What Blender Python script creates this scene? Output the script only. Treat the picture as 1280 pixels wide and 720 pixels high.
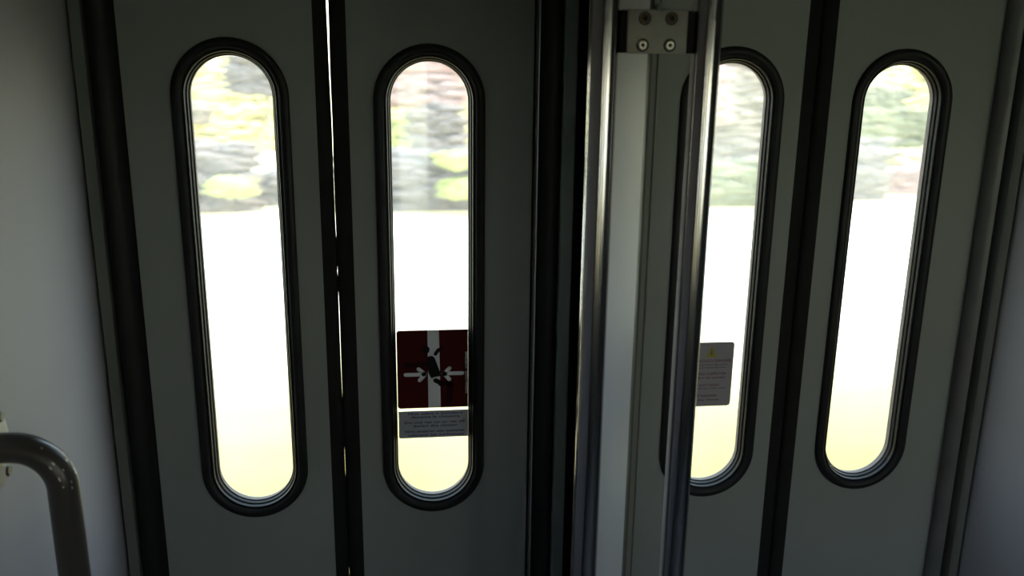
import bpy, bmesh, math, random
from mathutils import Vector, Matrix, noise

SC = bpy.context.scene
COL = SC.collection
for o in list(bpy.data.objects):
    bpy.data.objects.remove(o)
random.seed(7)
PI = math.pi

# ------------------------------------------------------------------ camera
F_PX, YAW, PIT, ROL = 1093.5, 0.1242, 0.2553, 0.0128
CAM = Vector((0.0, -1.65, 1.62))
fw = Vector((math.sin(YAW) * math.cos(PIT), math.cos(YAW) * math.cos(PIT), -math.sin(PIT)))
r0 = Vector((math.cos(YAW), -math.sin(YAW), 0)); u0 = r0.cross(fw)
rt = r0 * math.cos(ROL) + u0 * math.sin(ROL); up = -r0 * math.sin(ROL) + u0 * math.cos(ROL)
cd = bpy.data.cameras.new('camera'); cam = bpy.data.objects.new('camera', cd); COL.objects.link(cam)
m = Matrix((rt, up, -fw)).transposed().to_4x4(); m.translation = CAM
cam.matrix_world = m
cd.sensor_width = 36; cd.lens = F_PX / 1280 * 36; cd.clip_start = 0.02; cd.clip_end = 400
cd.dof.use_dof = True; cd.dof.focus_distance = 1.6; cd.dof.aperture_fstop = 3.2
SC.camera = cam

# ------------------------------------------------------------------ sky, sun, exposure
w = bpy.data.worlds.new('sky'); SC.world = w; w.use_nodes = True
nt = w.node_tree; nt.nodes.clear()
tc = nt.nodes.new('ShaderNodeTexCoord'); sx = nt.nodes.new('ShaderNodeSeparateXYZ')
cr = nt.nodes.new('ShaderNodeValToRGB'); bg = nt.nodes.new('ShaderNodeBackground'); wo = nt.nodes.new('ShaderNodeOutputWorld')
cr.color_ramp.elements[0].position = 0.0; cr.color_ramp.elements[0].color = (0.60, 0.575, 0.44, 1)
cr.color_ramp.elements[1].position = 0.45; cr.color_ramp.elements[1].color = (0.60, 0.80, 1.0, 1)
e = cr.color_ramp.elements.new(0.1); e.color = (0.60, 0.60, 0.55, 1)
nt.links.new(tc.outputs['Generated'], sx.inputs[0]); nt.links.new(sx.outputs['Z'], cr.inputs[0])
nt.links.new(cr.outputs[0], bg.inputs[0]); nt.links.new(bg.outputs[0], wo.inputs[0])
SKY = 7.5
bg.inputs[1].default_value = SKY

sd = bpy.data.lights.new('sun', 'SUN'); sun = bpy.data.objects.new('sun', sd); COL.objects.link(sun)
sd.energy = 9.5; sd.angle = math.radians(1.0); sd.color = (1.0, 0.95, 0.84)
sun.rotation_euler = Vector((0.66, -0.10, 0.72)).to_track_quat('Z', 'Y').to_euler()
sun.location = (6, -1, 8)

SC.view_settings.view_transform = 'Standard'; SC.view_settings.look = 'None'
SC.view_settings.gamma = 1.0; SC.view_settings.exposure = 0.0; SC.view_settings.use_curve_mapping = False
SC.cycles.max_bounces = 10; SC.cycles.diffuse_bounces = 6; SC.cycles.glossy_bounces = 4
SC.cycles.transparent_max_bounces = 12; SC.cycles.sample_clamp_indirect = 4.0
SC.cycles.caustics_reflective = False; SC.cycles.caustics_refractive = False

# ------------------------------------------------------------------ materials
def mat(name, col, rough=0.5, metal=0.0, spec=0.5, var=0.0, vscale=6.0, stretch=(1, 1, 1), bump=0.0, bscale=60.0,
        col2=None, coat=0.0):
    M = bpy.data.materials.new(name); M.use_nodes = True
    n = M.node_tree; b = n.nodes['Principled BSDF']
    b.inputs['Roughness'].default_value = rough; b.inputs['Metallic'].default_value = metal
    b.inputs['Specular IOR Level'].default_value = spec
    b.inputs['Coat Weight'].default_value = coat; b.inputs['Coat Roughness'].default_value = 0.40
    c = (*col, 1)
    t = n.nodes.new('ShaderNodeTexCoord'); mp = n.nodes.new('ShaderNodeMapping'); mp.inputs['Scale'].default_value = stretch
    n.links.new(t.outputs['Object'], mp.inputs[0])
    nz = n.nodes.new('ShaderNodeTexNoise'); nz.inputs['Scale'].default_value = vscale; nz.inputs['Detail'].default_value = 5
    n.links.new(mp.outputs[0], nz.inputs[0])
    rp = n.nodes.new('ShaderNodeValToRGB')
    rp.color_ramp.elements[0].position = 0.32; rp.color_ramp.elements[1].position = 0.68
    a = col2 if col2 else tuple(x * (1 - var) for x in col)
    z = col if col2 else tuple(min(1, x * (1 + var)) for x in col)
    rp.color_ramp.elements[0].color = (*a, 1); rp.color_ramp.elements[1].color = (*z, 1)
    n.links.new(nz.outputs[0], rp.inputs[0]); n.links.new(rp.outputs[0], b.inputs['Base Color'])
    if bump:
        n2 = n.nodes.new('ShaderNodeTexNoise'); n2.inputs['Scale'].default_value = bscale; n2.inputs['Detail'].default_value = 3
        bp = n.nodes.new('ShaderNodeBump'); bp.inputs['Strength'].default_value = bump; bp.inputs['Distance'].default_value = 0.002
        n.links.new(mp.outputs[0], n2.inputs[0]); n.links.new(n2.outputs[0], bp.inputs['Height']); n.links.new(bp.outputs[0], b.inputs['Normal'])
    return M

PAINT = mat('door_paint', (0.228, 0.245, 0.235), 0.55, spec=0.35, var=0.05, vscale=3, bump=0.05, bscale=40)
WALLP = mat('wall_laminate', (0.37, 0.365, 0.40), 0.55, spec=0.4, var=0.04, vscale=2.5, coat=0.25)
PARTP = mat('partition_laminate', (0.62, 0.615, 0.64), 0.45, var=0.03, vscale=3, coat=0.5)
FRAMEP = mat('frame_paint', (0.14, 0.15, 0.138), 0.5, var=0.06, vscale=5)
POSTP = mat('post_green', (0.27, 0.32, 0.285), 0.5, var=0.06, vscale=5)  # lighter and greener than the frame strips
RUBBER = mat('black_rubber', (0.010, 0.010, 0.011), 0.48, spec=0.22, var=0.2, vscale=20)
RUBBERM = mat('matte_rubber', (0.010, 0.010, 0.010), 0.75, spec=0.2, var=0.2, vscale=20)
LITRUB = mat('lit_rubber', (0.13, 0.13, 0.13), 0.42, spec=0.5, var=0.12, vscale=12)  # same black rubber, gloss put into a lighter grey for one jamb
STEEL = mat('brushed_steel', (0.46, 0.44, 0.455), 0.16, metal=1.0, var=0.06, vscale=10, stretch=(1, 1, 0.2), bump=0.05, bscale=90)
PLATEM = mat('plate_metal', (0.27, 0.255, 0.235), 0.55, metal=0.2, var=0.14, vscale=30)
SCREWM = mat('screw_steel', (0.55, 0.52, 0.46), 0.35, metal=1.0, var=0.15, vscale=60)
SCREWR = mat('screw_rusty', (0.10, 0.055, 0.035), 0.65, metal=0.3, var=0.3, vscale=90)
DARKM = mat('dark_recess', (0.006, 0.006, 0.006), 0.8, spec=0.1)
DARKTUBE = mat('dark_enamel', (0.055, 0.049, 0.046), 0.32, spec=0.55, var=0.1, vscale=14)
CHIP = mat('chipped_metal', (0.55, 0.53, 0.48), 0.4, metal=0.6)
FLANGEM = mat('flange_cream', (0.60, 0.58, 0.46), 0.5, var=0.08, vscale=20)
ALU = mat('bead_aluminium', (0.32, 0.32, 0.33), 0.5, metal=0.8)
FLOORM = mat('floor_rubber', (0.045, 0.048, 0.052), 0.6, var=0.15, vscale=18, bump=0.2)
BACKP = mat('dark_unseen_wall', (0.07, 0.075, 0.08), 0.6)  # unseen walls made dark so less light bounces around
CEILM = mat('ceiling_panel', (0.16, 0.16, 0.15), 0.6, var=0.03)
RED = mat('sticker_red', (0.060, 0.002, 0.003), 0.6, spec=0.12, var=0.06)
DRED = mat('sticker_dark_red', (0.022, 0.002, 0.003), 0.6, spec=0.12)  # darker red print of the figure's limbs
BLACKI = mat('sticker_black', (0.006, 0.006, 0.008), 0.6, spec=0.12)
WHITEI = mat('sticker_white', (0.74, 0.76, 0.80), 0.45, var=0.02)
GREYI = mat('sticker_grey', (0.40, 0.41, 0.47), 0.5, var=0.04)
NAVY = mat('ink_navy', (0.055, 0.065, 0.13), 0.5)
PGREY = mat('sticker_pale_grey', (0.27, 0.255, 0.285), 0.5, var=0.04)
WINE = mat('ink_wine', (0.13, 0.055, 0.075), 0.5)
YEL = mat('ink_yellow', (0.30, 0.27, 0.045), 0.5)
INKG = mat('ink_grey', (0.12, 0.12, 0.14), 0.5)

def glass_mat():
    M = bpy.data.materials.new('window_glass'); M.use_nodes = True
    n = M.node_tree; n.nodes.clear()
    o = n.nodes.new('ShaderNodeOutputMaterial'); tr = n.nodes.new('ShaderNodeBsdfTransparent'); gl = n.nodes.new('ShaderNodeBsdfGlossy')
    tl = n.nodes.new('ShaderNodeBsdfTranslucent'); m1 = n.nodes.new('ShaderNodeMixShader'); m2 = n.nodes.new('ShaderNodeMixShader')
    fr = n.nodes.new('ShaderNodeFresnel'); ge = n.nodes.new('ShaderNodeNewGeometry'); mi = n.nodes.new('ShaderNodeMapRange')
    mi.inputs[3].default_value = 1.45; mi.inputs[4].default_value = 1 / 1.45   # a thin sheet reflects alike from both sides
    n.links.new(ge.outputs['Backfacing'], mi.inputs[0]); n.links.new(mi.outputs[0], fr.inputs[0])
    tr.inputs[0].default_value = (0.97, 0.98, 0.96, 1); gl.inputs['Roughness'].default_value = 0.02
    tl.inputs[0].default_value = (0.9, 0.9, 0.85, 1)
    t = n.nodes.new('ShaderNodeTexCoord'); mp = n.nodes.new('ShaderNodeMapping'); mp.inputs['Scale'].default_value = (1, 1, 0.35)
    nz = n.nodes.new('ShaderNodeTexNoise'); nz.inputs['Scale'].default_value = 9; nz.inputs['Detail'].default_value = 6
    rp = n.nodes.new('ShaderNodeMapRange'); rp.inputs[1].default_value = 0.35; rp.inputs[2].default_value = 0.75
    rp.inputs[3].default_value = 0.035; rp.inputs[4].default_value = 0.07
    n.links.new(t.outputs['Object'], mp.inputs[0]); n.links.new(mp.outputs[0], nz.inputs[0]); n.links.new(nz.outputs[0], rp.inputs[0])
    n.links.new(fr.outputs[0], m1.inputs[0]); n.links.new(tr.outputs[0], m1.inputs[1]); n.links.new(gl.outputs[0], m1.inputs[2])
    n.links.new(rp.outputs[0], m2.inputs[0]); n.links.new(m1.outputs[0], m2.inputs[1]); n.links.new(tl.outputs[0], m2.inputs[2])
    n.links.new(m2.outputs[0], o.inputs[0])
    return M
GLASS = glass_mat()

# ------------------------------------------------------------------ helpers
def link(name, me, material, parent=None, smooth=False, loc=(0, 0, 0)):
    o = bpy.data.objects.new(name, me); COL.objects.link(o)
    if material: me.materials.append(material)
    if smooth:
        me.polygons.foreach_set('use_smooth', [True] * len(me.polygons))
        me.update()
        try:
            if smooth != 'soft': me.set_sharp_from_angle(angle=math.radians(40))
        except Exception: pass
    o.location = loc
    if parent: o.parent = parent
    return o
def obj(name, bm, material, parent=None, smooth=False, loc=(0, 0, 0), recalc=True):
    if recalc: bmesh.ops.recalc_face_normals(bm, faces=bm.faces)
    me = bpy.data.meshes.new(name); bm.to_mesh(me); bm.free()
    return link(name, me, material, parent, smooth, loc)
def tag(o, label=None, cat=None, group=None, kind=None):
    if label: o['label'] = label
    if cat: o['category'] = cat
    if group: o['group'] = group
    if kind: o['kind'] = kind
    return o
def empty(name, loc=(0, 0, 0)):
    o = bpy.data.objects.new(name, None); COL.objects.link(o); o.location = loc; o.empty_display_size = 0.05
    return o
def off(bm, v):
    bmesh.ops.translate(bm, vec=v, verts=bm.verts); return bm
def box(bm, x0, x1, y0, y1, z0, z1, bev=0.0):
    r = bmesh.ops.create_cube(bm, size=1.0)
    for v in r['verts']:
        v.co = Vector((x0 + (v.co.x + .5) * (x1 - x0), y0 + (v.co.y + .5) * (y1 - y0), z0 + (v.co.z + .5) * (z1 - z0)))
    if bev:
        es = list({e for v in r['verts'] for e in v.link_edges})
        bmesh.ops.bevel(bm, geom=es, offset=bev, segments=3, affect='EDGES', profile=0.5)
    return bm
def prism(bm, poly, z0, z1):
    """closed XY outline swept up"""
    a = [bm.verts.new((x, y, z0)) for x, y in poly]; b = [bm.verts.new((x, y, z1)) for x, y in poly]
    n = len(poly)
    for i in range(n): bm.faces.new((a[i], a[(i + 1) % n], b[(i + 1) % n], b[i]))
    bm.faces.new(a[::-1]); bm.faces.new(b)
    return bm
def plate_xz(bm, outline, y0, y1):
    """closed XZ outline given thickness in Y"""
    a = [bm.verts.new((x, y0, z)) for x, z in outline]; b = [bm.verts.new((x, y1, z)) for x, z in outline]
    n = len(outline)
    for i in range(n): bm.faces.new((a[i], a[(i + 1) % n], b[(i + 1) % n], b[i]))
    bm.faces.new(a); bm.faces.new(b[::-1])
    return bm
def stadium(cx, cz, hw, hh, n=20):
    p = []
    for i in range(n + 1):
        a = PI * i / n; p.append((cx + hw * math.cos(a), cz + hh - hw + hw * math.sin(a)))
    for i in range(n + 1):
        a = PI + PI * i / n; p.append((cx + hw * math.cos(a), cz - hh + hw + hw * math.sin(a)))
    return p
def holed_plate(x0, x1, z0, z1, holes, y0, y1):
    bm = bmesh.new(); edges = []
    def loop(pts):
        vs = [bm.verts.new((x, y0, z)) for x, z in pts]
        for i in range(len(vs)): edges.append(bm.edges.new((vs[i], vs[(i + 1) % len(vs)])))
    loop([(x0, z0), (x1, z0), (x1, z1), (x0, z1)])
    for h in holes: loop(h)
    bmesh.ops.triangle_fill(bm, use_beauty=True, use_dissolve=False, edges=edges)
    r = bmesh.ops.extrude_face_region(bm, geom=list(bm.faces))
    for g in r['geom']:
        if isinstance(g, bmesh.types.BMVert): g.co.y = y1
    return bm
def ring(cx, cz, hw, hh, prof, n=28):
    """sweep profile of (inward offset, y) around a stadium"""
    bm = bmesh.new(); rows = []
    for o_, y in prof:
        rows.append([bm.verts.new((x, y, z)) for x, z in stadium(cx, cz, hw - o_, hh - o_, n)])
    k = len(rows[0])
    for j in range(len(rows)):
        A, B = rows[j], rows[(j + 1) % len(rows)]
        for i in range(k): bm.faces.new((A[i], A[(i + 1) % k], B[(i + 1) % k], B[i]))
    return bm
def tube(bm, path, r, seg=24, caps=True):
    pts = [Vector(p) for p in path]; rings = []
    t0 = (pts[1] - pts[0]).normalized()
    nrm = Vector((0, 1, 0)) if abs(t0.y) < 0.9 else Vector((1, 0, 0))
    for i, p in enumerate(pts):
        t = ((pts[min(i + 1, len(pts) - 1)] - pts[max(i - 1, 0)])).normalized()
        nrm = (nrm - t * nrm.dot(t)).normalized(); b = t.cross(nrm)
        rings.append([bm.verts.new(p + (nrm * math.cos(2 * PI * k / seg) + b * math.sin(2 * PI * k / seg)) * r) for k in range(seg)])
    for A, B in zip(rings, rings[1:]):
        for k in range(seg): bm.faces.new((A[k], A[(k + 1) % seg], B[(k + 1) % seg], B[k]))
    if caps: bm.faces.new(rings[0][::-1]); bm.faces.new(rings[-1])
    return bm
def disc_y(bm, cx, cz, y0, y1, r, seg=24, r1=None):
    """short cylinder along Y (front radius r at y0)"""
    r1 = r if r1 is None else r1
    a = [bm.verts.new((cx + r * math.cos(2 * PI * k / seg), y0, cz + r * math.sin(2 * PI * k / seg))) for k in range(seg)]
    b = [bm.verts.new((cx + r1 * math.cos(2 * PI * k / seg), y1, cz + r1 * math.sin(2 * PI * k / seg))) for k in range(seg)]
    for k in range(seg): bm.faces.new((a[k], a[(k + 1) % seg], b[(k + 1) % seg], b[k]))
    bm.faces.new(a); bm.faces.new(b[::-1])
    return bm

# ------------------------------------------------------------------ the vestibule shell
LW, RW = -0.5580, 1.2130          # inner faces of side walls
YB = -2.85                        # opposite (inner) door wall
ZC = 2.20
WX = [-0.3063, 0.0491, 0.6268, 0.9727]
WZ = [1.1850, 1.1790, 1.1826, 1.1830]
HW, HH = 0.1030, 0.4675

RX = 3.30                          # the seating area lies beyond the short screen wall
tag(obj('floor', box(bmesh.new(), LW - .2, RX + .1, YB - .06, 0.10, -0.10, 0.0), FLOORM), kind='structure')
tag(obj('ceiling', box(bmesh.new(), LW - .2, RX + .1, YB - .06, 0.10, ZC, ZC + .10), CEILM), kind='structure')
tag(obj('wall_left', box(bmesh.new(), LW - .08, LW, YB, 0.060, 0, ZC), WALLP), kind='structure')
bm = bmesh.new(); prism(bm, [(RW, 0.060), (RW, -0.055), (RW + .055, -0.245), (RW + .067, -0.250), (RW + .085, -0.240), (RW + .085, 0.060)], 0, ZC)  # flared away from the doors to catch light from behind
tag(obj('wall_right', bm, WALLP), kind='structure')
bm = bmesh.new(); box(bm, RX, RX + .08, YB, 0.06, 0, ZC); tag(obj('wall_end', bm, BACKP), kind='structure')
bm = bmesh.new(); box(bm, RW + .2, RX, 0.0, 0.06, 0, ZC); tag(obj('wall_side', bm, BACKP), kind='structure')
SW = (1.36, 2.70, 0.90, 1.58)      # unseen window added in the seating area to light the doors
hole = [(SW[0], SW[2]), (SW[1], SW[2]), (SW[1], SW[3]), (SW[0], SW[3])]
back = holed_plate(LW - .2, RX, 0.0, ZC, [stadium(x, 1.183, HW - .03, HH - .03) for x in WX[1:]] + [hole], YB - .06, YB)
tag(obj('wall_back', back, BACKP), kind='structure')
tag(obj('added_window', box(bmesh.new(), SW[0], SW[1], YB - .032, YB - .028, SW[2], SW[3]), GLASS), kind='structure')  # pane of the window added for light
bm = bmesh.new(); box(bm, LW - .2, RW + .2, -0.035, 0.06, 2.00, ZC)
tag(obj('wall_front', bm, PAINT), kind='structure')
bm = bmesh.new(); box(bm, LW - .2, RW + .2, -0.03, 0.08, 0.0, 0.04)
tag(obj('trim_4', bm, FRAMEP), kind='structure')          # door sill

# outer jambs and the central post: painted strip, black rubber bulge, dark grooves
def bulge(xa, xb, ya, yb, n=10, depth=0.05, bow=0.012):
    """outline of a rounded rubber profile between leaf edge (xa,ya) and strip (xb,yb)"""
    p = []
    L = Vector((xb - xa, yb - ya)); nn = Vector((L.y, -L.x)).normalized()
    if nn.y > 0: nn = -nn
    for i in range(n + 1):
        t = i / n; q = Vector((xa, ya)) + L * t + nn * bow * math.sin(PI * t) ** 0.6
        p.append((q.x, q.y))
    return p + [(xb, depth), (xa, depth)]
def jamb(name, sgn, x_leaf, x_b, x_s0, x_s1, y_b, y_s0, y_s1, x_end, extra=None, rub=RUBBER, zt=2.0):
    # backing (dark) from leaf edge to the wall
    bm = bmesh.new()
    x0, x1 = sorted((x_leaf - sgn * 0.004, x_end)); box(bm, x0, x1, 0.012, 0.06, 0.04, zt)
    root = tag(obj(name, bm, DARKM), kind='structure')
    bm = bmesh.new(); prism(bm, bulge(x_leaf, x_b, 0.004, y_b, depth=0.014), 0.04, zt)
    obj('rubber_profile', bm, rub, root, smooth=True)
    # painted strip
    bm = bmesh.new()
    prism(bm, [(x_s0, 0.014), (x_s0, y_s0 + .004), (x_s0 + sgn * .003, y_s0), (x_s1 - sgn * .003, y_s1), (x_s1, y_s1 + .004), (x_s1, 0.014)], 0.04, zt)
    obj('painted_strip', bm, FRAMEP, root, smooth=False)
    return root
j1 = jamb('trim_1', -1, -0.4925, -0.5330, -0.5375, -0.5535, -0.022, -0.034, -0.046, LW)
j3 = jamb('trim_3', 1, 1.1690, 1.1860, 1.1935, 1.2085, -0.030, -0.052, -0.058, RW, rub=LITRUB)
# central post
j2 = tag(obj('trim_2', box(bmesh.new(), 0.2430, 0.4360, 0.012, 0.06, 0.04, 2.0), DARKM), kind='structure')
bm = bmesh.new(); prism(bm, bulge(0.2510, 0.2890, -0.010, -0.024, depth=0.014, bow=0.010), 0.04, 2.0)
obj('rubber_profile', bm, RUBBER, j2, smooth=True)
bm = bmesh.new(); prism(bm, [(0.2460, 0.010), (0.2455, -0.012), (0.2475, -0.019), (0.2500, -0.019), (0.2508, -0.012), (0.2505, 0.010)], 0.04, 2.0)
obj('metal_bead', bm, ALU, j2, smooth=True)
bm = bmesh.new(); prism(bm, [(0.2930, 0.014), (0.2930, -0.027), (0.2955, -0.031), (0.3155, -0.031), (0.3180, -0.027), (0.3180, 0.014)], 0.04, 2.0)
obj('painted_strip', bm, POSTP, j2)
bm = bmesh.new(); prism(bm, [(0.3500, 0.014), (0.3500, -0.027), (0.3520, -0.031), (0.3720, -0.031), (0.3750, -0.027), (0.3750, 0.014)], 0.04, 2.0)
obj('painted_strip', bm, POSTP, j2)
bm = bmesh.new(); prism(bm, bulge(0.4200, 0.3800, -0.006, -0.024, depth=0.014, bow=0.010), 0.04, 2.0)
obj('rubber_profile', bm, RUBBER, j2, smooth=True)

# ------------------------------------------------------------------ the four door leaves
GASKET = [(0.000, 0.002), (0.0002, -0.004), (0.002, -0.0085), (0.006, -0.0105), (0.012, -0.0105), (0.0165, -0.0085), (0.0190, -0.0050),
          (0.0200, -0.0020), (0.0212, -0.0018), (0.0222, -0.0040), (0.0234, -0.0042), (0.0244, -0.0010), (0.0250, 0.0040),
          (0.0262, 0.0050), (0.0272, 0.0035), (0.0282, 0.0055), (0.0290, 0.0110), (0.0300, 0.0160), (0.0300, 0.0250), (0.0, 0.0250)]
LIP = [(0.0300, 0.0140), (0.0303, 0.0115), (0.0310, 0.0112), (0.0314, 0.0140), (0.0314, 0.0176), (0.0300, 0.0176)]
LIPM = mat('gasket_inner_lip', (0.16, 0.13, 0.115), 0.6, spec=0.15, var=0.1)
SEALS = {0: (-0.4905, -0.1570), 1: (-0.0985, 0.2415), 2: (0.4240, 0.7660), 3: (0.8240, 1.1670)}
def leaf(i):
    x0, x1 = SEALS[i]; cx, cz = WX[i], WZ[i]
    bm = holed_plate(x0, x1, 0.045, 1.995, [stadium(cx, cz, HW - .006, HH - .006)], 0.0, 0.027)
    d = tag(obj('door_%d' % (i + 1), bm, PAINT), kind='structure')
    g = obj('window_gasket', ring(cx, cz, HW, HH, GASKET), RUBBER, d, smooth=True)
    obj('gasket_lip', ring(cx, cz, HW, HH, LIP), LIPM, g, smooth=True)
    bm = bmesh.new(); plate_xz(bm, stadium(cx, cz, HW - .0295, HH - .0295, 28), 0.0178, 0.0225)
    # one clear sheet: keep the two faces only at the sheet's surfaces
    obj('window_pane', bm, GLASS, d)
    return d
doors = [leaf(i) for i in range(4)]

# rubber edge seals: leaves 1 and 2 leave a light gap, leaves 3 and 4 close tightly
def lobe(name, xa, xb_of_z, parent, tip=0.0):
    """D shaped seal from leaf edge xa to a tip whose x depends on z"""
    bm = bmesh.new(); rows = []
    zs = [0.045 + (1.995 - 0.045) * k / 260 for k in range(261)]
    for z in zs:
        xb = xb_of_z(z); row = []
        for k in range(13):
            a = -PI / 2 + PI * k / 12
            row.append(bm.verts.new((xa + (xb - xa) * max(0, math.cos(a)) ** 0.45, tip + 0.011 * math.sin(a) , z)))
        rows.append(row)
    for A, B in zip(rows, rows[1:]):
        for k in range(12): bm.faces.new((A[k], A[k + 1], B[k + 1], B[k]))
        bm.faces.new((A[12], A[0], B[0], B[12]))
    bm.faces.new(rows[0]); bm.faces.new(rows[-1][::-1])
    return obj(name, bm, RUBBERM, parent, smooth=True)
# gap width by height (from floor up)
GAPS = [(0.0, -.1), (0.560, -.1), (0.572, .7), (0.585, -.1), (0.790, -.1), (0.805, .7), (0.845, .7), (0.86, -.1), (0.955, -.1), (0.985, .5), (1.03, 1.0),
        (1.10, 1.3), (1.17, .7), (1.186, -.1), (1.213, -.1), (1.222, .7), (1.236, -.1), (1.283, -.1), (1.30, .5), (1.36, .9), (1.395, .6),
        (1.42, 1.1), (1.48, 1.4), (1.58, 2.2), (1.64, 3.2), (1.70, 4.8), (1.80, 5.5), (2.0, 6.0)]
GAPS = [(z, g if g < 0 else g * (0.65 if z < 1.3 else 0.68)) for z, g in GAPS]
def gap(z):
    for (a, ga), (b, gb) in zip(GAPS, GAPS[1:]):
        if a <= z <= b: return 0.001 * (ga + (gb - ga) * (z - a) / (b - a))
    return -0.0001
CX = -0.1305
def wob(z): return 0.0006 * noise.noise(Vector((3.1, 1.7, z * 9)))
lobe('edge_seal', SEALS[0][1], lambda z: CX - gap(z) / 2 + wob(z), doors[0], 0.012)
lobe('edge_seal', SEALS[1][0], lambda z: CX + gap(z) / 2 + wob(z), doors[1], 0.012)
lobe('edge_seal', SEALS[2][1], lambda z: 0.7955, doors[2], 0.010)
lobe('edge_seal', SEALS[3][0], lambda z: 0.7955, doors[3], 0.010)

# ------------------------------------------------------------------ partition, poles, bracket, grab handle
pp = tag(empty('partition_panel', (0.341, -0.03, 0.0)),
         'tall pale grey partition standing edge-on between the two pairs of doors, behind the steel poles', 'partition')
bm = bmesh.new(); box(bm, 0.3365, 0.3455, -0.440, -0.025, 0.0, ZC)
obj('panel', off(bm, (-0.341, 0.03, 0)), PARTP, pp)
bm = bmesh.new(); prism(bm, [(0.3350, -0.4365), (0.3350, -0.4500), (0.3370, -0.4525), (0.3440, -0.4525), (0.3462, -0.4545), (0.3476, -0.4530), (0.3476, -0.4365)], 0.0, ZC)
obj('edge_trim', off(bm, (-0.341, 0.03, 0)), FRAMEP, pp, smooth=True)

PY = -0.45; PR = 0.0200
def pole(x, label, seam):
    e = tag(empty('grab_pole', (x, PY, 0)), label, 'handrail', 'steel poles between the two pairs of doors')
    bm = bmesh.new(); tube(bm, [(0, 0, 0.012), (0, 0, 0.7), (0, 0, 1.4), (0, 0, ZC - .012)], PR, 40)
    obj('tube', bm, STEEL, e, smooth=True)
    for z0, z1 in ((0.0, 0.012), (ZC - 0.012, ZC)):
        bm = bmesh.new(); tube(bm, [(0, 0, z0), (0, 0, z1)], 0.042, 32)
        obj('flange', bm, STEEL, e, smooth=True)
    return e
pole(0.2698, 'brushed steel grab pole standing nearer the window with the red warning sticker', 1)
pole(0.4130, 'brushed steel grab pole crossing a door window and half covering a pale notice', 2)

br = tag(empty('pole_bracket', (0.3414, -0.474, 1.6590)),
         'dull metal plate with four screws bridging the two steel poles near the top', 'bracket')
def L(bm): return off(bm, (-0.3414, 0.474, -1.6590))
bm = bmesh.new(); box(bm, 0.2985, 0.3810, -0.4640, -0.4590, 1.6300, 1.6870, 0.0016)
obj('plate', L(bm), PLATEM, br, smooth=True)
bm = bmesh.new(); box(bm, 0.2903, 0.3345, -0.4588, -0.4300, 1.6310, 1.6860, 0.001)  # black blocks added for the shade on the plate's rounded sides
obj('shade_block', L(bm), RUBBERM, br)
bm = bmesh.new(); box(bm, 0.3482, 0.3925, -0.4588, -0.4300, 1.6310, 1.6860, 0.001)
obj('shade_block', L(bm), RUBBERM, br)
def screw(x, z, m_, parent, y=-0.4640, r=0.0068, rust=False):
    bm = bmesh.new(); disc_y(bm, x, z, y - 0.0022, y + 0.001, r * 0.72, 28, r)
    s = obj('screw', L(bm), m_, parent, smooth=True)
    bm = bmesh.new(); disc_y(bm, x, z, y - 0.0028, y - 0.0020, r * 0.40, 6)
    box(bm, x - r * .48, x + r * .48, y - .0029, y - .002, z - .0007, z + .0007); box(bm, x - .0007, x + .0007, y - .0029, y - .002, z - r * .48, z + r * .48)
    obj('screw_socket', L(bm), DARKM, s)
    bm = bmesh.new()      # dark countersink ring around the head
    prof = [(r * 1.02, y - .0006), (r * 1.18, y - .0009), (r * 1.26, y - .0001), (r * 1.02, y - .0001)]
    rows = [[bm.verts.new((x + q * math.cos(2 * PI * k / 28), yy, z + q * math.sin(2 * PI * k / 28))) for k in range(28)] for q, yy in prof]
    for j in range(4):
        A, B = rows[j], rows[(j + 1) % 4]
        for k in range(28): bm.faces.new((A[k], A[(k + 1) % 28], B[(k + 1) % 28], B[k]))
    obj('countersink', L(bm), DARKM, s, smooth=True)
    return s
s = screw(0.3215, 1.6755, SCREWR, br); s['label'] = 'rusty brown screw'
s = screw(0.3580, 1.6758, SCREWR, br); s['label'] = 'rusty brown screw'
screw(0.3200, 1.6410, SCREWM, br)
screw(0.3575, 1.6412, SCREWM, br)
bm = bmesh.new()
prism(bm, [(0.3412 + .0042 * math.cos(2 * PI * k / 12), -0.463 + .0042 * math.sin(2 * PI * k / 12)) for k in range(12)], 1.685, 1.694)
prism(bm, [(0.3412 + .0075 * math.cos(2 * PI * k / 12), -0.463 + .0075 * math.sin(2 * PI * k / 12)) for k in range(12)], 1.6862, 1.6885)
obj('top_bolt', L(bm), FRAMEP, br, smooth=True)

# bent grab handle on the side wall
GY, GZ = -0.480, 1.1010
gh = tag(empty('wall_grab_bar', (LW, GY, GZ)),
         'dark bent tubular grab handle with chipped enamel, bolted to the side wall', 'handrail')
def G(bm): return off(bm, (-LW, -GY, -GZ))
XV = -0.4770; RB = 0.062
path = [(LW + .002, GY, GZ), (LW + .02, GY, GZ)]
for k in range(17):
    a = PI / 2 * k / 16
    path.append((XV - RB + RB * math.sin(a), GY, GZ - RB + RB * math.cos(a)))
path += [(XV, GY, GZ - .2), (XV, GY, GZ - .4)]
for k in range(17):
    a = PI / 2 * k / 16
    path.append((XV - RB + RB * math.cos(a), GY, GZ - .5 - RB * math.sin(a)))
path += [(LW + .02, GY, GZ - .5 - RB), (LW + .002, GY, GZ - .5 - RB)]
bm = bmesh.new(); tube(bm, path, 0.0208, 36); hb = obj('bar', G(bm), DARKTUBE, gh, smooth=True)
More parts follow.
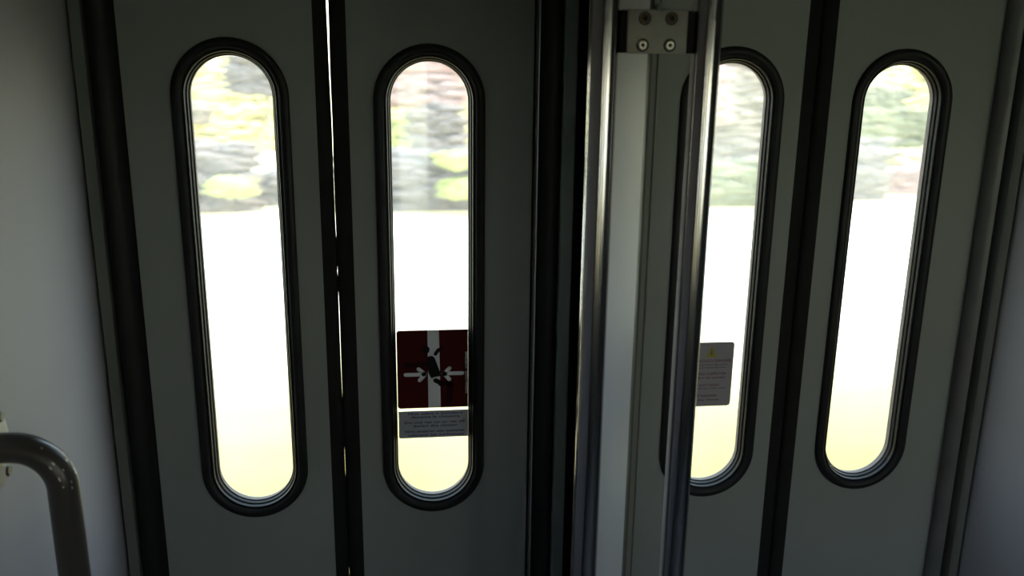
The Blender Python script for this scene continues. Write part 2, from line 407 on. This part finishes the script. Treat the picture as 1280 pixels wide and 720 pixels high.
for dz in (0.0, -.5 - RB):
    # oval wall flange with two screws
    bm = bmesh.new()
    out = [(0.033 * math.cos(2 * PI * k / 40), 0.056 * math.sin(2 * PI * k / 40)) for k in range(40)]
    rows = []
    for x, sc in ((0.0005, 1.0), (0.0045, 1.0), (0.006, 0.95)):
        rows.append([bm.verts.new((LW + x, GY + a * sc, GZ + dz + b * sc)) for a, b in out])
    for A, B in zip(rows, rows[1:]):
        for k in range(40): bm.faces.new((A[k], A[(k + 1) % 40], B[(k + 1) % 40], B[k]))
    bm.faces.new(rows[0][::-1]); bm.faces.new(rows[-1])
    fl = obj('flange', G(bm), FLANGEM, gh, smooth=True)
    for s in (1, -1):
        bm = bmesh.new()
        c = (GY + 0.014, GZ + dz + s * 0.040)
        a = [bm.verts.new((LW + .0058, c[0] + .0085 * math.cos(2 * PI * k / 20), c[1] + .0085 * math.sin(2 * PI * k / 20))) for k in range(20)]
        b = [bm.verts.new((LW + .0085, c[0] + .0062 * math.cos(2 * PI * k / 20), c[1] + .0062 * math.sin(2 * PI * k / 20))) for k in range(20)]
        for k in range(20): bm.faces.new((a[k], a[(k + 1) % 20], b[(k + 1) % 20], b[k]))
        bm.faces.new(a[::-1]); bm.faces.new(b)
        obj('screw', G(bm), DARKTUBE, fl, smooth=True)
# chips in the enamel
bm = bmesh.new(); random.seed(3)
for k in range(12):
    a = math.radians(random.uniform(42, 88)); ph = math.radians(random.uniform(-75, 10))
    if k == 0: a, ph = math.radians(35), math.radians(-35)
    cen = Vector((XV - RB + RB * math.sin(a), GY, GZ - RB + RB * math.cos(a)))
    outw = Vector((math.sin(a), 0, math.cos(a))); n_ = outw * math.cos(ph) + Vector((0, -1, 0)) * math.sin(-ph)
    p = cen + n_ * 0.0208; t = Vector((math.cos(a), 0, -math.sin(a))); b_ = n_.cross(t).normalized()
    L1, W1 = random.uniform(.0012, .0032), random.uniform(.0008, .0014)
    vs = [bm.verts.new(p + n_ * .00025 + t * L1 * math.cos(q) + b_ * W1 * math.sin(q)) for q in [2 * PI * j / 7 for j in range(7)]]
    lo = [bm.verts.new(v.co - n_ * .0008) for v in vs]
    for j in range(7): bm.faces.new((vs[j], vs[(j + 1) % 7], lo[(j + 1) % 7], lo[j]))
    bm.faces.new(vs)
obj('paint_chips', G(bm), CHIP, hb)['kind'] = 'stuff'

# ------------------------------------------------------------------ stickers on the panes
SY = 0.0166
def rrect(x0, x1, z0, z1, r, corners=(1, 1, 1, 1), n=6):
    """outline; corners bl, br, tr, tl rounded when 1"""
    p = []
    for (cx, cz, a0), c in zip(((x0 + r, z0 + r, PI), (x1 - r, z0 + r, 1.5 * PI), (x1 - r, z1 - r, 0), (x0 + r, z1 - r, .5 * PI)), corners):
        if c:
            for k in range(n + 1):
                a = a0 + .5 * PI * k / n; p.append((cx + r * math.cos(a), cz + r * math.sin(a)))
        else:
            p.append((x0 if cx < (x0 + x1) / 2 else x1, z0 if cz < (z0 + z1) / 2 else z1))
    return p
def flat(name, outlines, lvl, material, parent, base):
    bm = bmesh.new()
    for o_ in outlines: plate_xz(bm, o_, SY - 0.00012 * lvl, SY - 0.00012 * (lvl - 1) + 0.00002)
    off(bm, (-base[0], -base[1], -base[2]))
    return obj(name, bm, material, parent)
def capsule(p, q, r, n=8):
    p, q = Vector(p), Vector(q); a = math.atan2(q.y - p.y, q.x - p.x); o = []
    for c, s in ((q, a - PI / 2), (p, a + PI / 2)):
        for k in range(n + 1):
            o.append((c.x + r * math.cos(s + PI * k / n), c.y + r * math.sin(s + PI * k / n)))
    return o
def text(parent, s, cx, cz, width, height, lvl, material, base, name='lettering', rot=0.0, bold=0.0):
    cu = bpy.data.curves.new('txt', 'FONT'); cu.body = s; cu.size = height; cu.align_x = 'CENTER'; cu.align_y = 'CENTER'
    cu.extrude = 0.00004; cu.offset = bold; cu.resolution_u = 2
    t = bpy.data.objects.new('txt', cu); COL.objects.link(t); bpy.context.view_layer.update()
    me = bpy.data.meshes.new_from_object(t.evaluated_get(bpy.context.evaluated_depsgraph_get()))
    bpy.data.objects.remove(t)
    xs = [v.co.x for v in me.vertices]; ys = [v.co.y for v in me.vertices]
    mx, my = (max(xs) + min(xs)) / 2, (max(ys) + min(ys)) / 2
    f = width / max(1e-6, max(xs) - min(xs))
    for v in me.vertices:
        x, y, z = (v.co.x - mx) * f, v.co.y - my, v.co.z
        if rot: x, y = x * math.cos(rot) - y * math.sin(rot), x * math.sin(rot) + y * math.cos(rot)
        v.co = (cx + x - base[0], SY - 0.00012 * lvl - z - base[1], cz + y - base[2])
    return link(name, me, material, parent)

# red warning square
b1 = (0.049, SY, 1.016)
st = tag(empty('warning_sticker', b1), 'dark red square sticker of a figure caught between two white arrows on a door window', 'sticker')
X0, X1, Z0, Z1 = -0.0215, 0.1205, 0.9330, 1.0985
flat('backing', [rrect(X0, X1, Z0, Z1, .006, (1, 0, 0, 1))], 1, RED, st, b1)
def P(u, v): return (X0 + (X1 - X0) * (u - 40) / 603, Z1 - (Z1 - Z0) * (v - 40) / 648)   # sheet coordinates of the print
flat('white_band', [[P(302, 688 - 0), P(408, 688), P(397, 41), P(300, 41)]], 2, WHITEI, st, b1)
k = (X1 - X0) / 603
flat('arrow', [capsule(P(112, 404), P(270, 404), 17 * k), capsule(P(222, 360), P(275, 402), 17 * k), capsule(P(230, 452), P(275, 406), 17 * k),
               [P(262, 376), P(296, 404), P(262, 432)]], 3, WHITEI, st, b1)
flat('arrow', [capsule(P(594, 402), P(440, 402), 17 * k), capsule(P(485, 358), P(438, 400), 17 * k), capsule(P(482, 450), P(438, 404), 17 * k),
               [P(446, 374), P(413, 402), P(446, 430)]], 3, WHITEI, st, b1)
head = [(P(288, 200)[0] + 29 * k * math.cos(a), P(288, 200)[1] + 34 * k * math.sin(a)) for a in [2 * PI * j / 24 for j in range(24)]]
flat('pictogram_figure', [head, [P(300, 258), P(335, 250), P(358, 266), P(400, 375), P(412, 420), P(385, 425), P(350, 430), P(330, 440), P(308, 400), P(290, 320)],
                capsule(P(366, 238), P(392, 202), 15 * k), capsule(P(366, 458), P(408, 478), 21 * k),
                ], 4, BLACKI, st, b1)
flat('pictogram_arm', [capsule(P(110, 325), P(290, 318), 20 * k)], 2.4, DRED, st, b1)
flat('pictogram_leg', [capsule(P(408, 486), P(500, 490), 22 * k), capsule(P(488, 500), P(480, 640), 26 * k)], 2.4, DRED, st, b1)
flat('pictogram_arm', [capsule(P(425, 175), P(400, 205), 14 * k)], 2.4, DRED, st, b1)
text(st, 'CHIUSURA PORTE - AVVERTENZE', P(628, 400)[0], P(628, 400)[1], 0.090, 0.0055, 3, WHITEI, b1, name='fine_print', rot=PI / 2, bold=.00015)

# three-language strip
b2 = (0.049, SY, 0.897)
st = tag(empty('notice_sticker', b2), 'grey strip of dark blue lettering in three languages just below the red sticker', 'sticker')
flat('backing', [rrect(-0.0205, 0.1205, 0.8680, 0.9270, .004, (1, 0, 0, 0))], 1, GREYI, st, b2)
def Q(u, v): return (-0.0205 + 0.141 * (u - 95) / 1065, 0.9270 - 0.0590 * (v - 110) / 412)
for s, u0_, u1_, v in (('Non salire o scendere', 240, 1080, 152), ('durante la chiusura', 285, 1035, 203), ('Do not get on or get off', 185, 1118, 290),
                       ('during the closing', 310, 1000, 345), ('Nicht einsteigen oder aussteigen', 190, 1105, 428), ('w\u00e4hrend des Schliessens', 225, 1100, 480)):
    c = Q((u0_ + u1_) / 2, v)
    text(st, s, c[0], c[1], 0.141 * (u1_ - u0_) / 1065, 0.0072, 2, NAVY, b2, name='text_line', bold=.00022)

# pale safety notice, partly behind the pole
b3 = (0.625, SY, 0.985)
st = tag(empty('safety_notice', b3), 'pale grey notice with a small yellow triangle and wine red lines, partly behind a pole', 'sticker')
N0, N1, M0, M1 = 0.5700, 0.6775, 0.9150, 1.0570
flat('backing', [rrect(N0, N1, M0, M1, .007)], 1, PGREY, st, b3)
def T(u, v):   # print coordinates measured from the right edge
    return (N1 - 0.0745 * (405 - u) / 345, M1 - (M1 - M0) * (v - 62) / 610)
flat('warning_triangle', [[T(118, 205), T(242, 205), T(180, 92)]], 2, YEL, st, b3)
flat('triangle_mark', [[T(170, 180), T(192, 180), T(184, 125), T(176, 125)]], 3, INKG, st, b3)
def textrow(s, u0_, u1_, v, h, m_):
    a, b = T(u0_, v), T(u1_, v)
    text(st, s, (a[0] + b[0]) / 2, a[1], b[0] - a[0], h, 2, m_, b3, name='text_line', bold=.0002)
textrow('PERICOLO DANGER', 0, 385, 236, .0085, WINE)
textrow('Non appoggiarsi alle porte', -10, 350, 275, .0050, INKG)
textrow('durante la marcia del treno', -10, 335, 300, .0050, INKG)
textrow('NE PAS S\'APPUYER', 0, 345, 360, .0075, WINE)
textrow('contre les portes', -10, 335, 398, .0055, WINE)
textrow('DO NOT LEAN', 0, 275, 468, .0068, WINE)
textrow('against the doors while moving', -10, 350, 500, .0048, INKG)
textrow('NICHT ANLEHNEN', 0, 262, 570, .0068, WINE)
textrow('an die T\u00fcren', 0, 290, 610, .0050, WINE)

# ------------------------------------------------------------------ outside: track side, field, hedges and trees
GZO = -1.10
def ground_mat():
    M = bpy.data.materials.new('dry_field'); M.use_nodes = True
    n = M.node_tree; b = n.nodes['Principled BSDF']; b.inputs['Roughness'].default_value = 0.95; b.inputs['Specular IOR Level'].default_value = 0.1
    t = n.nodes.new('ShaderNodeTexCoord'); sp = n.nodes.new('ShaderNodeSeparateXYZ'); n.links.new(t.outputs['Object'], sp.inputs[0])
    rp = n.nodes.new('ShaderNodeValToRGB'); mr = n.nodes.new('ShaderNodeMapRange')
    mr.inputs[1].default_value = 3.4; mr.inputs[2].default_value = 15.4
    ab = n.nodes.new('ShaderNodeMath'); ab.operation = 'ADD'; ab.inputs[1].default_value = 1.4
    a3 = n.nodes.new('ShaderNodeMath'); a3.operation = 'MULTIPLY'; a3.inputs[1].default_value = -0.5  # unseen side pales more slowly, set for the light it bounces in
    a2 = n.nodes.new('ShaderNodeMath'); a2.operation = 'MAXIMUM'; n.links.new(ab.outputs[0], a3.inputs[0]); n.links.new(a3.outputs[0], a2.inputs[1])
    n.links.new(sp.outputs['Y'], ab.inputs[0]); n.links.new(ab.outputs[0], a2.inputs[0]); n.links.new(a2.outputs[0], mr.inputs[0]); n.links.new(mr.outputs[0], rp.inputs[0])
    cr_ = rp.color_ramp                                  # dry verge by the track; field beyond lightened to bounce more light in
    cr_.elements[0].position = 0.0; cr_.elements[0].color = (0.17, 0.125, 0.045, 1)
    cr_.elements[1].position = 1.0; cr_.elements[1].color = (0.62, 0.55, 0.30, 1)
    for p_, c_ in ((0.14, (0.20, 0.148, 0.046)), (0.26, (0.30, 0.245, 0.105)), (0.38, (0.46, 0.41, 0.25)), (0.55, (0.68, 0.64, 0.52)), (0.88, (0.78, 0.74, 0.60))):
        e_ = cr_.elements.new(p_); e_.color = (*c_, 1)
    mp = n.nodes.new('ShaderNodeMapping'); mp.inputs['Scale'].default_value = (0.10, 1.0, 1.0); n.links.new(t.outputs['Object'], mp.inputs[0])
    nz = n.nodes.new('ShaderNodeTexNoise'); nz.inputs['Scale'].default_value = 2.2; nz.inputs['Detail'].default_value = 6; n.links.new(mp.outputs[0], nz.inputs[0])
    mx = n.nodes.new('ShaderNodeMix'); mx.data_type = 'RGBA'; mx.blend_type = 'MULTIPLY'; mx.inputs[0].default_value = 1
    r2 = n.nodes.new('ShaderNodeMapRange'); r2.inputs[1].default_value = .3; r2.inputs[2].default_value = .7; r2.inputs[3].default_value = .88; r2.inputs[4].default_value = 1.05
    n.links.new(nz.outputs[0], r2.inputs[0]); n.links.new(rp.outputs[0], mx.inputs[6]); n.links.new(r2.outputs[0], mx.inputs[7])
    n.links.new(mx.outputs[2], b.inputs['Base Color'])
    return M
bm = bmesh.new(); bmesh.ops.create_grid(bm, x_segments=60, y_segments=60, size=1)
for v in bm.verts:
    v.co = Vector((v.co.x * 90, v.co.y * 80, 0)); v.co.z = GZO + 0.05 * noise.noise(v.co * 0.15)
g = obj('ground', bm, ground_mat()); g['kind'] = 'structure'

def leafmat(name, a, b):
    M = mat(name, a, 0.9, spec=0.05, col2=b, vscale=1.3, stretch=(0.22, 0.6, 2.6))
    n = M.node_tree; p = n.nodes['Principled BSDF']; t = n.nodes.new('ShaderNodeBsdfTranslucent'); x = n.nodes.new('ShaderNodeMixShader')
    src = p.inputs['Base Color'].links[0].from_socket
    n.links.new(src, t.inputs[0]); x.inputs[0].default_value = 0.45
    n.links.new(p.outputs[0], x.inputs[1]); n.links.new(t.outputs[0], x.inputs[2])
    n.links.new(x.outputs[0], n.nodes['Material Output'].inputs[0])
    return M
def c3(r, g, b, k=1.0): return (r * k, g * k, b * k)
FK = 1.0
FM = {
 'grey': leafmat('foliage_grey', c3(.31, .262, .24), c3(.25, .212, .195)),
 'dark': leafmat('foliage_dark', c3(.28, .237, .222), c3(.225, .195, .185)),
 'green': leafmat('foliage_green', c3(.33, .335, .195), c3(.275, .265, .18)),
 'lime': leafmat('foliage_lime', c3(.58, .59, .23), c3(.49, .50, .22)),
 'pink': leafmat('foliage_pink', c3(.64, .42, .385), c3(.45, .325, .305)),
 'cream': leafmat('foliage_lit_cream', c3(.88, .80, .42), c3(.74, .68, .38)),  # lime leaves with their highlights put into the colour
 'sand': leafmat('foliage_sand', c3(.40, .33, .275), c3(.33, .275, .23)),
}
TRUNK = mat('bark', (0.25, 0.22, 0.19), 0.9, var=0.2)
def vy(y): return 0.002 - (y - 70) * 0.00088
def spray(bm, c, rx, ry, rz, tilt):
    """one drooping spray of leaves: a long pointed six sided leaf mass"""
    ca, sa = math.cos(tilt), math.sin(tilt); ring_ = []
    for k in range(6):
        a = 2 * PI * k / 6
        ring_.append(bm.verts.new((c[0] + random.uniform(-.2, .2) * rx, c[1] + ry * math.cos(a), c[2] + rz * math.sin(a))))
    A = bm.verts.new((c[0] - rx * ca, c[1], c[2] - rx * sa)); B = bm.verts.new((c[0] + rx * ca, c[1], c[2] + rx * sa))
    for k in range(6):
        bm.faces.new((ring_[k], ring_[(k + 1) % 6], B)); bm.faces.new((ring_[(k + 1) % 6], ring_[k], A))
def foliage(s0, s1, y0, y1, dist, kind, n, seed, soft=1.0):
    """mass of long leaf sprays, dense in the middle and thinning to the outline"""
    random.seed(seed); bm = bmesh.new()
    x0, x1 = s0 * dist, s1 * dist; z1, z0 = 1.62 + vy(y0) * dist, 1.62 + vy(y1) * dist
    W_, H_ = x1 - x0, z1 - z0
    ph = [random.uniform(-1, 1) for _ in range(6)]
    for k in range(int(n * 14)):
        u, v = random.uniform(-1, 1), random.uniform(-1, 1)
        edge = 1 - max(abs(u) ** 2.2, 0 if (kind == 'b' and v < 0) else abs(v) ** 2.2) + 0.35 * noise.noise(Vector((u * 1.3 + seed, v * 2.4, 0)))
        if edge < random.uniform(0.0, 0.8): continue
        rx = random.uniform(.30, .75) * min(1.0, .35 + W_ * .3); rz = random.uniform(.05, .11)
        spray(bm, ((x0 + x1) / 2 + u * W_ / 2, -1.65 + dist + random.uniform(-.2, .2), (z0 + z1) / 2 + v * H_ / 2), rx, .09, rz, random.uniform(-.05, .05))
    return bm, (x0 + x1) / 2, -1.65 + dist, z0
def bush(s0, s1, y0, y1, dist, kind, label, n=16, seed=1):
    y1g = 70 + (0.002 - (GZO - 1.62) / dist) / 0.00088
    bm, cx, cy, z0 = foliage(s0, s1, y0, min(y1, y1g) if y1 else y1g + 3, dist, 'a' if y1 else 'b', n * 2, seed)
    off(bm, (-cx, -cy, -GZO))
    o = obj('bush', bm, FM[kind], smooth='soft', loc=(cx, cy, GZO))
    return tag(o, label, 'bush', 'bushes along the field edge')
def tree(s0, s1, y0, y1, dist, kind, label, n=14, seed=1, extra=()):
    bm, cx, cy, z0 = foliage(s0, s1, y0, y1, dist, 'a', n * 2, seed)
    off(bm, (-cx, -cy, -GZO))
    e = tag(empty('tree', (cx, cy, GZO)), label, 'tree', 'trees behind the bushes')
    obj('crown', bm, FM[kind], e, smooth='soft')
    h = 1.62 + vy((y0 + y1) / 2) * dist - GZO
    bm = bmesh.new(); tube(bm, [(0, 0.1, -0.02), (0.03, 0.1, h * .5), (-.02, 0.1, h)], 0.035, 10)
    obj('trunk', bm, TRUNK, e, smooth=True)
    return e
# seen through the window of the leaf beside the grab handle
bush(-0.252, -0.172, 178, None, 16.2, 'grey', 'grey bush with a flat top seen through the window nearest the grab handle', 22, 11)
bush(-0.185, -0.112, 216, None, 16.9, 'grey', 'low grey bush beside a taller one, seen through the window nearest the grab handle', 18, 12)
bush(-0.208, -0.178, 222, 242, 15.5, 'lime', 'small lime green bush in front of the grey ones beyond the handle side window', 8, 13)
tree(-0.180, -0.115, 72, 118, 21.0, 'grey', 'pale grey tree crown at the top of the window nearest the grab handle', 14, 14)
tree(-0.262, -0.214, 130, 153, 21.8, 'sand', 'thin sandy tree crown low at the edge of the handle side window', 8, 15)
# through the window with the red sticker
bush(-0.060, 0.085, 186, None, 16.2, 'dark', 'broad dark grey bush behind the window with the red sticker', 34, 21)
bush(0.048, 0.110, 190, 209, 15.5, 'lime', 'bright lime bush high behind the red sticker window', 8, 22)
bush(0.052, 0.105, 225, 246, 15.5, 'lime', 'bright lime bush low behind the red sticker window', 8, 23)
tree(-0.050, 0.060, 66, 135, 21.0, 'pink', 'pinkish tree crown filling the top of the red sticker window', 26, 24)
tree(0.015, 0.062, 128, 200, 19.4, 'grey', 'slender grey tree in the middle of the red sticker window', 14, 25)
tree(-0.045, 0.021, 136, 182, 20.2, 'lime', 'yellow green tree crown behind the red sticker window', 14, 26)
# through the window behind the pole
bush(0.300, 0.440, 200, None, 16.4, 'green', 'grey green bush behind the window crossed by the steel pole', 30, 31)
tree(0.300, 0.425, 118, 225, 19.0, 'sand', 'sandy grey tree behind the window crossed by the steel pole', 36, 32)
tree(0.318, 0.368, 78, 150, 18.1, 'pink', 'pinkish tree crown close beside the steel pole', 14, 33)
tree(0.360, 0.430, 60, 130, 21.5, 'sand', 'tall sandy tree rising at the top of the window crossed by the pole', 18, 34)
# through the last window
bush(0.500, 0.575, 170, None, 17.0, 'grey', 'grey bush at the seal side of the window farthest from the grab handle', 20, 41)
bush(0.560, 0.660, 205, None, 17.8, 'pink', 'pinkish bush low behind the window farthest from the grab handle', 20, 42)
tree(0.515, 0.660, 130, 198, 20.5, 'green', 'wide green tree behind the window farthest from the grab handle', 34, 43)
tree(0.535, 0.590, 100, 140, 21.3, 'green', 'small grey green treetop at the upper edge of the farthest window', 12, 44)
tree(0.560, 0.645, 183, 240, 18.8, 'cream', 'cream coloured shrubby tree behind the farthest window', 16, 45)
# big trees farther off, blurred leaf highlights put into their cream colour
tree(-0.33, -0.105, 60, 225, 27.0, 'cream', 'large tree with highlights in its cream colour, far behind the window nearest the grab handle', 60, 61)
tree(-0.06, 0.13, 40, 210, 28.5, 'cream', 'large tree with highlights in its cream colour, far behind the red sticker window', 60, 62)
tree(0.44, 0.70, 40, 215, 30.0, 'cream', 'large tree with highlights in its cream colour, far behind the window farthest from the grab handle', 60, 63)
# masses hidden by the door leaves from here
bush(-0.45, -0.27, 190, None, 17.6, 'green', 'green bush hidden behind the jamb at the grab handle side', 24, 51)
bush(0.14, 0.285, 195, None, 17.0, 'grey', 'grey bush hidden behind the central post', 24, 52)
bush(0.460, 0.488, 200, None, 15.6, 'green', 'green bush hidden behind the closed black seal', 18, 53)
bush(0.69, 0.85, 190, None, 17.0, 'green', 'green bush hidden beyond the farthest jamb', 24, 54)
